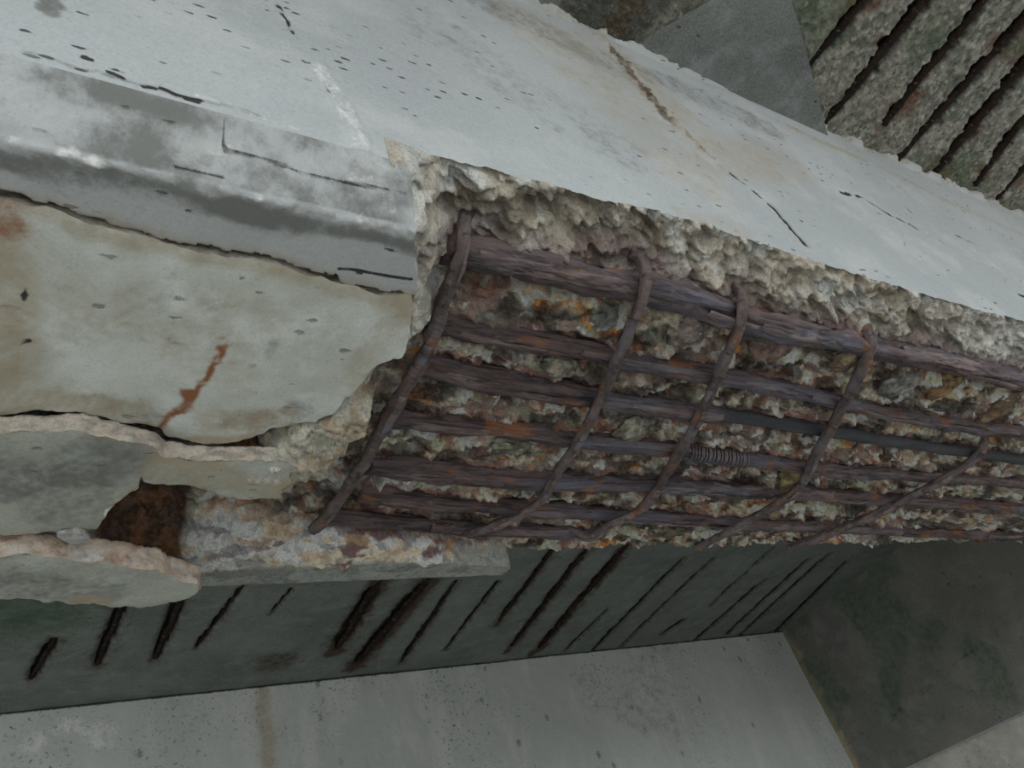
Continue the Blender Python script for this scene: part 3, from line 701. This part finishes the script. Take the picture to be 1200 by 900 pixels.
# ------------------------------------------------------------------ stirrups
TIE_H = 0.527
STIRRUPS = [
    ([(548, 250, .575), (543, 262, .548), (541, 285, .532), (534, 318, .526), (520, 350, .526), (506, 398, .526), (490, 428, .526), (470, 462, .526), (445, 508, .526), (420, 552, .525), (398, 585, .525), (376, 612, .528), (360, 626, .545)], 0.0072,
     'thick corroded stirrup crossing the bars beside the sound concrete, leftmost of five'),
    ([(742, 300, .575), (753, 308, .550), (757, 325, .534), (752, 350, .528), (738, 385, .527), (722, 425, .526), (705, 463, .526), (690, 495, .526), (674, 522, .526), (652, 556, .526), (632, 588, .524), (606, 604, .523), (580, 616, .523), (552, 626, .530), (535, 622, .548)], 0.0066,
     'second stirrup from the sound concrete, hooked under the lowest bars beside the white lip'),
    ([(855, 332, .580), (867, 342, .552), (870, 360, .535), (864, 390, .528), (850, 420, .527), (840, 445, .527), (826, 473, .527), (810, 506, .527), (786, 546, .527), (768, 576, .525), (745, 601, .523), (717, 614, .522), (690, 628, .525), (664, 620, .548)], 0.0068,
     'third stirrup from the sound concrete, crossing at the middle of the bars'),
    ([(1005, 372, .585), (1016, 388, .553), (1019, 405, .536), (1008, 435, .529), (990, 472, .527), (970, 508, .527), (956, 532, .527), (940, 566, .526), (912, 590, .524), (880, 609, .523), (850, 625, .524), (818, 642, .540)], 0.0076,
     'fourth stirrup from the sound concrete, bent below the yellowish lump'),
    ([(1152, 505, .560), (1153, 520, .540), (1140, 538, .528), (1108, 560, .525), (1070, 580, .524), (1025, 603, .523), (985, 620, .523), (950, 634, .525), (925, 643, .538)], 0.0082,
     'thick curved stirrup at the far right, bending down to the lower edge'),
]
for si, (pts, r, lab) in enumerate(STIRRUPS):
    C = catmull([on_z(x, y, hh) for x, y, hh in pts], 0.003)
    rad = r * (1 + 0.14 * fbm(C[:, 0] * 14, C[:, 1] * 14, o=3, s=700 + si))
    root = empty('stirrup', tuple(C[0] + np.array([0, 0, CAM_Z])), lab, 'stirrup', 'stirrups tied across the bars')
    Vt, Ft, L, a = tube(C, rad, 16, 0.40 if si == 0 else 0.28, 40 + si, 26, 0.2, split=0.16)
    mesh_obj('wire', Vt, Ft, M_TIE, root, {'orange': np.append(0.4 * ss(0.25, 0.6, fbm(Vt[:-2, 0] * 18, Vt[:-2, 1] * 18, Vt[:-2, 2] * 40, o=4, s=720 + si)), [0, 0])})
    v_, f_, off = [], [], 0
    rr = random.Random(si + 5); i = 12
    while i < len(C) - 20:
        n = rr.randint(8, 22); Cm = C[i:i + n]; ctr = math.pi + rr.uniform(-1.4, 1.4)
        u = np.linspace(0, 1, len(Cm)); taper = np.minimum(1, np.minimum(u, 1 - u) * 5) ** 0.6
        v, f, _, _ = tube(Cm, rad[i:i + n] * rr.uniform(1.12, 1.3) * (0.85 + 0.15 * taper), 6, 0.15, si * 9 + i % 13, 30, 0.1, (ctr - 0.7, ctr + 0.7))
        v_.append(v); f_.append(f); off += len(v); i += n + rr.randint(4, 26)
    for v, f in zip(v_, f_):
        o = mesh_obj('rust_scale', v, f, M_SCALE, root); md = o.modifiers.new('thickness', 'SOLIDIFY'); md.thickness = 0.0016

# ------------------------------------------------------------------ lumps of concrete left between the bars
import bmesh
LUMPS = [
    (994, 417, 21, 17, (0.40, 0.30, 0.19), 'tan rounded lump between the first and second bars, left of the fourth stirrup'),
    (926, 560, 20, 14, (0.42, 0.33, 0.15), 'yellowish lump on the fifth bar below the fourth stirrup'),
    (738, 503, 22, 16, (0.42, 0.39, 0.31), 'cream lump between the third and fourth bars, right of the second stirrup'),
    (806, 388, 24, 17, (0.36, 0.29, 0.26), 'pinkish lump between the upper bars, left of the third stirrup'),
    (705, 372, 20, 15, (0.35, 0.36, 0.33), 'grey stone lump between the upper bars, left of the second stirrup'),
    (1104, 452, 16, 17, (0.40, 0.24, 0.10), 'orange crusted lump below the highest bar near the right'),
    (1165, 478, 22, 20, (0.26, 0.17, 0.10), 'brown lump below the highest bar, nearest the right edge'),
    (905, 405, 26, 17, (0.30, 0.19, 0.16), 'reddish lump between the upper bars, right of the third stirrup'),
    (655, 428, 20, 11, (0.40, 0.36, 0.29), 'cream crumb between the second and third bars, left of the second stirrup'),
    (597, 520, 26, 9, (0.30, 0.30, 0.22), 'greenish lump below the fourth bar, right of the leftmost stirrup'),
    (1052, 448, 26, 17, (0.34, 0.33, 0.31), 'grey lump between the upper bars, right of the fourth stirrup'),
    (617, 572, 9, 7, (0.58, 0.55, 0.52), 'white pebble between the lower bars beside the second stirrup'),
    (782, 620, 24, 8, (0.16, 0.13, 0.09), 'dark lump under the sixth bar, right of the third stirrup'),
    (440, 470, 9, 7, (0.58, 0.54, 0.50), 'small white chip beside the leftmost stirrup'),
]
for li, (x, y, a, b, colr, lab) in enumerate(LUMPS):
    p = on_z(x, y, 0.552); rr_ = ray(x, y); mm = p[2] / rr_[2] / F_PX * 1.0
    bm = bmesh.new(); bmesh.ops.create_icosphere(bm, subdivisions=5, radius=1.0)
    v = np.array([q.co[:] for q in bm.verts]); fcs = [[q.index for q in f.verts] for f in bm.faces]; bm.free()
    k = 1 + 0.30 * fbm(v[:, 0] * 1.6 + li * 5, v[:, 1] * 1.6, v[:, 2] * 1.6, o=5, s=800)
    v = v * k[:, None] * np.array([a * mm * 1.1, b * mm * 1.35, 0.014])
    th = 0.0
    w = fbm(v[:, 0] * 60 + li, v[:, 1] * 60, v[:, 2] * 60, o=4, s=810)
    cc = np.tile(np.array(colr), (len(v), 1)); cc = cmix(cc, np.array(colr) * 0.5, ss(0, .35, w)); cc = cmix(cc, np.minimum(1, np.array(colr) * 1.5), ss(0.05, .4, -w))
    o = mesh_obj('concrete_lump', v + p, fcs, M_CORE, None, {'Col': cc}, base=p + np.array([0, 0, CAM_Z]))
    tag(o, lab, 'lump', 'lumps of concrete left between the bars')

# ------------------------------------------------------------------ deck slab
NEAR = [((950, 77), (1017, 0), 13), ((973, 140), (1087, 0), 15), ((1042, 140), (1153, 7), 14), ((1057, 185), (1200, 27), 13), ((1098, 202), (1200, 80), 16), ((1148, 213), (1200, 143), 13), ((1172, 233), (1205, 195), 9)]
FAR = [((63, 750), (37, 797), 13), ((146, 705), (113, 780), 14), ((216, 695), (182, 773), 15), ((286, 686), (230, 760), 8), ((343, 690), (317, 720), 5), ((446, 682), (395, 760), 22), ((500, 682), (420, 777), 22),
       ((535, 682), (470, 777), 9), ((584, 682), (522, 762), 6), ((656, 636), (583, 732), 11), ((692, 640), (600, 758), 12), ((735, 640), (632, 760), 14), ((712, 715), (663, 762), 6), ((800, 655), (695, 762), 8), ((835, 655), (728, 757), 6),
       ((800, 727), (778, 742), 7), ((905, 643), (832, 710), 5), ((895, 680), (807, 757), 7), ((946, 656), (852, 743), 7), ((970, 650), (867, 745), 7), ((990, 660), (900, 750), 8)]
JT = 2.76                                   # near face of the second beam
XB = 3.60                                   # face of the cross beam

def stripes(lst, ext):
    out = []
    for a, b, w in lst:
        A, B = on_z(*a, SLAB), on_z(*b, SLAB)
        mm = (A / ray(*a))[0] / F_PX
        B2 = B + (B - A) / np.linalg.norm(B - A) * ext
        out.append((A, B2, max(0.004, w * mm * 0.5)))
    return out
near_s, far_s = stripes([(a, b, w * 1.5) for a, b, w in NEAR], 0.5), stripes(FAR, 0.0)

ceil_parts = []
def ceiling_patch(u, v, stripe_list, rough_fn, depth, nr):
    X, Yc = np.meshgrid(u, v, indexing='ij'); X, Yc = X.ravel(), Yc.ravel()
    z = np.full(X.shape, SLAB); g = np.zeros_like(X); st = np.zeros_like(X)
    q = fbm(X * nr, Yc * nr, o=4, s=901)
    for A, B, hw in stripe_list:
        dd, pp = seg_dist(X, Yc, [tuple(A[:2]), tuple(B[:2])]); L = np.linalg.norm((B - A)[:2])
        fade = 1 - 0.55 * ss(0.6, 1.0, np.abs(pp / L - 0.5) * 2)
        g = np.maximum(g, 1 - ss(hw * 0.75, hw * 1.2, dd + hw * 0.5 * q + hw * (1 - fade)))
        st = np.maximum(st, (1 - ss(hw * 0.8, hw * 3.5, dd + hw * 0.6 * q)))
    return X, Yc, z, g, st

# near bay: spalled, stones showing
u = np.concatenate([np.arange(0.60, 2.0, 0.0032), np.arange(2.0, 3.60, 0.02)]); v = np.arange(-0.30, T0 + 0.003, 0.0032)
X, Yc, z, g, st = ceiling_patch(u, v, near_s, None, 0.02, 50)
ea, eb = on_z(927, 23, SLAB), on_z(962, 153, SLAB)
f1, f2, rid = worley(X * 85 + 0.5 * fbm(X * 80, Yc * 80, o=2, s=41), Yc * 85 + 0.5 * fbm(X * 80, Yc * 80, o=2, s=42), 31)
z = z + 0.020 * g + (-0.004 * fbm(X * 40, Yc * 40, o=5, s=911) - 0.005 * (0.5 - f1) * (rid > 0.35)) * (1 - 0.6 * g) + 0.003
cc = np.tile(np.array((0.30, 0.285, 0.235)), (len(X), 1))
cc = cmix(cc, (0.20, 0.215, 0.16), ss(-0.05, 0.3, fbm(X * 9, Yc * 9, o=4, s=921)))
cc = cmix(cc, (0.48, 0.455, 0.39), ss(0.0, 0.3, fbm(X * 45, Yc * 45, o=4, s=931)) * 0.8)
cc = cmix(cc, (0.64, 0.61, 0.54), (1 - ss(0.2, 0.42, f1)) * (rid > 0.62) * 0.8); cc = cmix(cc, (0.07, 0.065, 0.055), (1 - ss(0.2, 0.42, f1)) * (rid < 0.3) * 0.8)
cc = cmix(cc, (0.19, 0.08, 0.035), st * ss(0.22, 0.45, fbm(X * 8, Yc * 8, o=3, s=941)) * 0.9)
cc = cmix(cc, (0.10, 0.16, 0.08), ss(0.05, 0.3, fbm(X * 5 + 3, Yc * 5, o=3, s=951)) * 0.5)
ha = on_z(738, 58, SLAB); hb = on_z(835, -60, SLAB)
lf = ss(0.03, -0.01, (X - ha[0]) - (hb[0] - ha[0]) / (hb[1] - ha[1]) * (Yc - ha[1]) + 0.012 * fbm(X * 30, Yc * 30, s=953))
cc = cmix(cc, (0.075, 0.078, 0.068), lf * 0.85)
bw = on_z(716, 46, SLAB); bv = on_z(760, -30, SLAB); bd_, _ = seg_dist(X, Yc, [tuple(bw[:2]), tuple(bv[:2])])
cc = cmix(cc, (0.10, 0.065, 0.035), (1 - ss(0.01, 0.04, bd_)) * 0.8)
cc = cmix(cc, (0.022, 0.018, 0.014), ss(0.15, 0.6, g))
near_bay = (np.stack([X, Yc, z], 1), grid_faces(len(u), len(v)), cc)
# far bay
u = np.concatenate([np.arange(-1.6, 3.60, 0.009), [3.66]]); v = np.concatenate([np.arange(T1 - 0.004, JT, 0.009), [JT + 0.02]])
X, Yc, z, g, st = ceiling_patch(u, v, far_s, None, 0.02, 22)
z = z + 0.020 * g - 0.003 * fbm(X * 9, Yc * 9, o=5, s=961)
gr = 0.75 * ss(0.9, 0.1, X + 0.25 * fbm(X * 3, Yc * 3, s=963)) * ss(2.6, 1.8, Yc) + 0.25 * ss(0, 0.4, fbm(X * 2, Yc * 2, o=4, s=962))
brown = 0.52 * st
for i, w in ((5, 0.06), (6, 0.07), (11, 0.05), (10, .03)):
    A, B, hw = far_s[i]; dd, _ = seg_dist(X + 0.02 * fbm(X * 12, Yc * 12, s=971), Yc, [tuple(A[:2]), tuple((B + (B - A) * 0.06)[:2])]); brown = np.maximum(brown, 0.85 * (1 - ss(w * 0.3, w, dd)))
p = on_z(325, 775, SLAB); brown = np.maximum(brown, 0.6 * (1 - ss(0.03, 0.16, np.hypot(X - p[0], Yc - p[1]))))
far_bay = (np.stack([X, Yc, z], 1), grid_faces(len(u), len(v)), {'green': gr, 'brown': brown, 'black': 0.85 * ss(0.2, 0.9, g)})

ceil = empty('ceiling', (1.0, 0.6, CAM_Z + SLAB), 'concrete deck slab overhead', 'ceiling', kind='structure')
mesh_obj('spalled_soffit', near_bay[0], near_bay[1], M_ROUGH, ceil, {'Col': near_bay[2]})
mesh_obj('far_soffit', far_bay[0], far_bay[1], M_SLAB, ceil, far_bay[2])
def box(x0, x1, y0, y1, z0, z1):
    V = np.array([(x, y, zz) for x in (x0, x1) for y in (y0, y1) for zz in (z0, z1)], float)
    return V, [(0, 1, 3, 2), (4, 6, 7, 5), (0, 4, 5, 1), (2, 3, 7, 6), (0, 2, 6, 4), (1, 5, 7, 3)]
V_, F_ = box(-2.0, 8.0, -1.1, 6.0, SLAB + 0.045, SLAB + 0.30)
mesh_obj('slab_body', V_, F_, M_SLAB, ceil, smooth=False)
# the rest of the near bay underside, unspalled
gx_, gy_ = np.meshgrid(np.arange(-1.6, 0.62, 0.02), np.arange(-1.1, T0 + 0.02, 0.02), indexing='ij'); gx_, gy_ = gx_.ravel(), gy_.ravel()
nu_, nv_ = len(np.arange(-1.6, 0.62, 0.02)), len(np.arange(-1.1, T0 + 0.02, 0.02))
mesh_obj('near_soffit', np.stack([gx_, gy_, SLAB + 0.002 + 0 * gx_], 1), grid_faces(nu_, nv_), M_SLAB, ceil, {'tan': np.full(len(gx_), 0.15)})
# smooth haunch between the sound and the spalled soffit
hp = [on_z(738, 58, SLAB), on_z(800, 20, SLAB), on_z(842, -5, SLAB), on_z(905, -50, SLAB), on_z(927, 23, SLAB), on_z(963, 157, SLAB)]
hp[0][1] = T0 + 0.01; hp[-1][1] = T0 + 0.01
low = [0.004, 0.012, 0.016, 0.02, 0.03, 0.03]
hv, hf = [], []
n = len(hp); M_ = 24
ring_b = np.array([[p_[0], p_[1], SLAB - l_] for p_, l_ in zip(hp, low)]); ring_t = ring_b.copy(); ring_t[:, 2] = SLAB + 0.03
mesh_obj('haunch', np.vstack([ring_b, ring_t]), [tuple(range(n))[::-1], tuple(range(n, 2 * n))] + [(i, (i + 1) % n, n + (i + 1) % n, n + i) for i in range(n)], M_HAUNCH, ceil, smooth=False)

def slab_bar(A, B, hw, lab, grp, idx):
    n = max(6, int(np.linalg.norm(B - A) / 0.012)); C = A + (B - A) * np.linspace(-0.02, 1.0, n)[:, None]
    C[:, 2] = SLAB + 0.009 + 0.002 * fbm(C[:, 0] * 12, C[:, 1] * 12, s=1000 + idx); C[:, 0] += 0.3 * hw * fbm(C[:, 1] * 9, C[:, 0] * 0 + idx, s=1001)
    v, f, _, _ = tube(C, min(hw * 0.5, 0.011), 10, 0.3, 60 + idx, 14, 0.15)
    o = mesh_obj('slab_bar', v, f, M_SBAR, None, base=C[0] + np.array([0, 0, CAM_Z])); tag(o, lab, 'rebar', grp)
ORD = 'first second third fourth fifth sixth seventh eighth ninth tenth eleventh twelfth thirteenth fourteenth fifteenth sixteenth seventeenth eighteenth nineteenth twentieth twenty-first'.split()
for i, (A, B, hw) in enumerate(near_s):
    slab_bar(A, B, hw, f'dark deck bar in the spalled ceiling above the beam, {ORD[i]} from the smooth haunch', 'deck bars above the beam', i)
order = sorted(range(len(far_s)), key=lambda i: -FAR[i][1][0])
for q, i in enumerate(order):
    A, B, hw = far_s[i]; w = 'wide rust stained' if FAR[i][2] > 13 and 300 < FAR[i][0][0] < 760 else 'dark'
    slab_bar(A, B, hw, f'{w} deck bar below the beam in the picture, {ORD[q]} from the cross beam', 'deck bars behind the beam', 30 + i)

# ------------------------------------------------------------------ second beam and cross beam
u = np.arange(-2.0, XB + 0.02, 0.012); zz = np.linspace(0.20, SLAB + 0.01, 78)
X, Z = np.meshgrid(u, zz, indexing='ij'); X, Z = X.ravel(), Z.ravel()
Y2 = JT - 0.004 * fbm(X * 3, Z * 3, o=4, s=1101)
pj = on_y(310, 830, JT)
rs = 0.62 * (1 - ss(0.010, 0.05, np.abs(X - pj[0] - 0.01 * fbm(X * 5, Z * 9, s=1103)))) * ss(0.2, 0.7, Z)
pl = np.zeros_like(X)
for p_, w in (((80, 850), 0.10), ((120, 862), 0.10), ((40, 870), 0.07)):
    q_ = on_y(*p_, JT); pl = np.maximum(pl, 0.5 * (1 - ss(w * 0.3, w, np.hypot(X - q_[0], (Z - q_[2]) * 1.3))))
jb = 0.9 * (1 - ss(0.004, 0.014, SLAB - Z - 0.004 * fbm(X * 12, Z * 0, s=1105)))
beam2 = empty('concrete_beam', (0.8, JT + 0.28, CAM_Z + 0.2), 'second grey concrete beam at the bottom, speckled face below the dark striped deck', 'beam', kind='thing')
mesh_obj('near_face', np.stack([X, Y2, Z], 1), grid_faces(len(u), len(zz), True), M_BEAM2, beam2, {'tan': rs, 'pale': pl, 'black': jb, 'grime': 0.3 * ss(0.1, 0.4, fbm(X * 1.5, Z * 1.5, s=1107))})
V_, F_ = box(-2.0, XB + 0.01, JT + 0.012, JT + 0.57, 0.20, SLAB)
mesh_obj('beam_body', V_, F_, M_BEAM2, beam2, smooth=False)

v_ = np.arange(T1 + 0.0, JT + 0.02, 0.012); z_ = np.linspace(0.30, SLAB + 0.01, 70)
Yc, Z = np.meshgrid(v_, z_, indexing='ij'); Yc, Z = Yc.ravel(), Z.ravel()
X = XB - 0.005 * fbm(Yc * 3, Z * 3, o=4, s=1201)
ln = np.zeros_like(X)
for a, b in (((905, 785), (960, 770)), ((985, 880), (1195, 720)), ((1040, 850), (1070, 810)), ((1080, 815), (1095, 800))):
    A, B = on_x(*a, XB), on_x(*b, XB); dd, _ = seg_dist(Yc + 0.02 * fbm(Yc * 8, Z * 8, s=1203), Z + 0.02 * fbm(Yc * 8, Z * 8, s=1204), [(A[1], A[2]), (B[1], B[2])]); ln = np.maximum(ln, 0.42 * (1 - ss(0.004, 0.016, dd)))
cross = empty('cross_beam', (XB + 0.2, 1.84, CAM_Z + 0.3), 'dark concrete cross beam at lower right meeting the second beam', 'beam', kind='thing')
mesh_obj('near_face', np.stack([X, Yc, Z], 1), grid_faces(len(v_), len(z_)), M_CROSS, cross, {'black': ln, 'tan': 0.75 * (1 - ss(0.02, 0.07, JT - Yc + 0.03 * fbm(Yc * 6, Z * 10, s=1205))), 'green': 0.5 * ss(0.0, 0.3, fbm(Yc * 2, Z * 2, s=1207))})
V_, F_ = box(XB + 0.012, XB + 2.4, T1, JT, 0.30, SLAB)
mesh_obj('beam_body', V_, F_, M_BEAM2, cross, smooth=False)

M_GROUND = weathered('pale_sand', (0.66, 0.65, 0.61), (0.58, 0.57, 0.53), (0.70, 0.69, 0.65), 0.2, (1, 1, 1), (0.8, 4), 9)
V_, F_ = box(-16, 18, -16, 18, -1.75, -1.5)
gr_ = empty('ground', (0, 0, 0), 'pale sand with an added dark sheet under the deck', 'ground', kind='structure')
mesh_obj('sand_bed', V_, F_, M_GROUND, gr_, smooth=False)
V_, F_ = box(-1.3, 3.6, 0.2, 7, -1.55, -1.49)  # unseen dark sheet, added so less light bounces onto the far bay
mesh_obj('bounce_dimmer', V_, F_, M_DIMMER, gr_, smooth=False)

# abutment wall carrying the cross beam
zz = np.linspace(-1.5, 0.30, 90); v_ = np.arange(-1.0, JT, 0.02)
Yc, Z = np.meshgrid(v_, zz, indexing='ij'); Yc, Z = Yc.ravel(), Z.ravel()
tag(mesh_obj('wall_back', np.stack([XB + 0.10 - 0.012 * fbm(Yc * 9, Z * 9, o=5, s=1301), Yc, Z], 1), grid_faces(len(v_), len(zz)), M_WALL), 'grey concrete abutment wall below the cross beam', 'wall', kind='structure')

# ------------------------------------------------------------------ light: overcast daylight entering under the deck from the open side
w = bpy.data.worlds.new('overcast'); scene.world = w; w.use_nodes = True
nt = w.node_tree; bg = nt.nodes['Background']
tc = nt.nodes.new('ShaderNodeTexCoord')
def wdot(vec, lo, hi, a, b):
    d = nt.nodes.new('ShaderNodeVectorMath'); d.operation = 'DOT_PRODUCT'; nt.links.new(tc.outputs['Generated'], d.inputs[0])
    v = Vector(vec).normalized(); d.inputs[1].default_value = v
    m = nt.nodes.new('ShaderNodeMapRange'); m.interpolation_type = 'SMOOTHSTEP'; nt.links.new(d.outputs['Value'], m.inputs[0])
    for i, q in zip((1, 2, 3, 4), (lo, hi, a, b)): m.inputs[i].default_value = q
    return m.outputs[0]
a1 = wdot((-0.5, -1.0, 0.25), -0.2, 0.9, 0.35, 1.6)
nt.links.new(a1, bg.inputs['Strength'])
bg.inputs['Color'].default_value = (0.93, 0.985, 1.0, 1)

# ------------------------------------------------------------------ camera
cam = bpy.data.cameras.new('camera'); co = bpy.data.objects.new('camera', cam); COL.objects.link(co)
cam.sensor_width = 36; cam.lens = F_PX / 1200 * 36; cam.clip_start = 0.02
R = np.stack([AX[:, 0], -AX[:, 1], -AX[:, 2]], 1)
co.matrix_world = Matrix.Translation((0, 0, CAM_Z)) @ Matrix(R.tolist()).to_4x4()
scene.camera = co
vs = scene.view_settings
vs.view_transform = 'Standard'; vs.look = 'None'; vs.gamma = 1; vs.use_curve_mapping = False; vs.exposure = 0.72
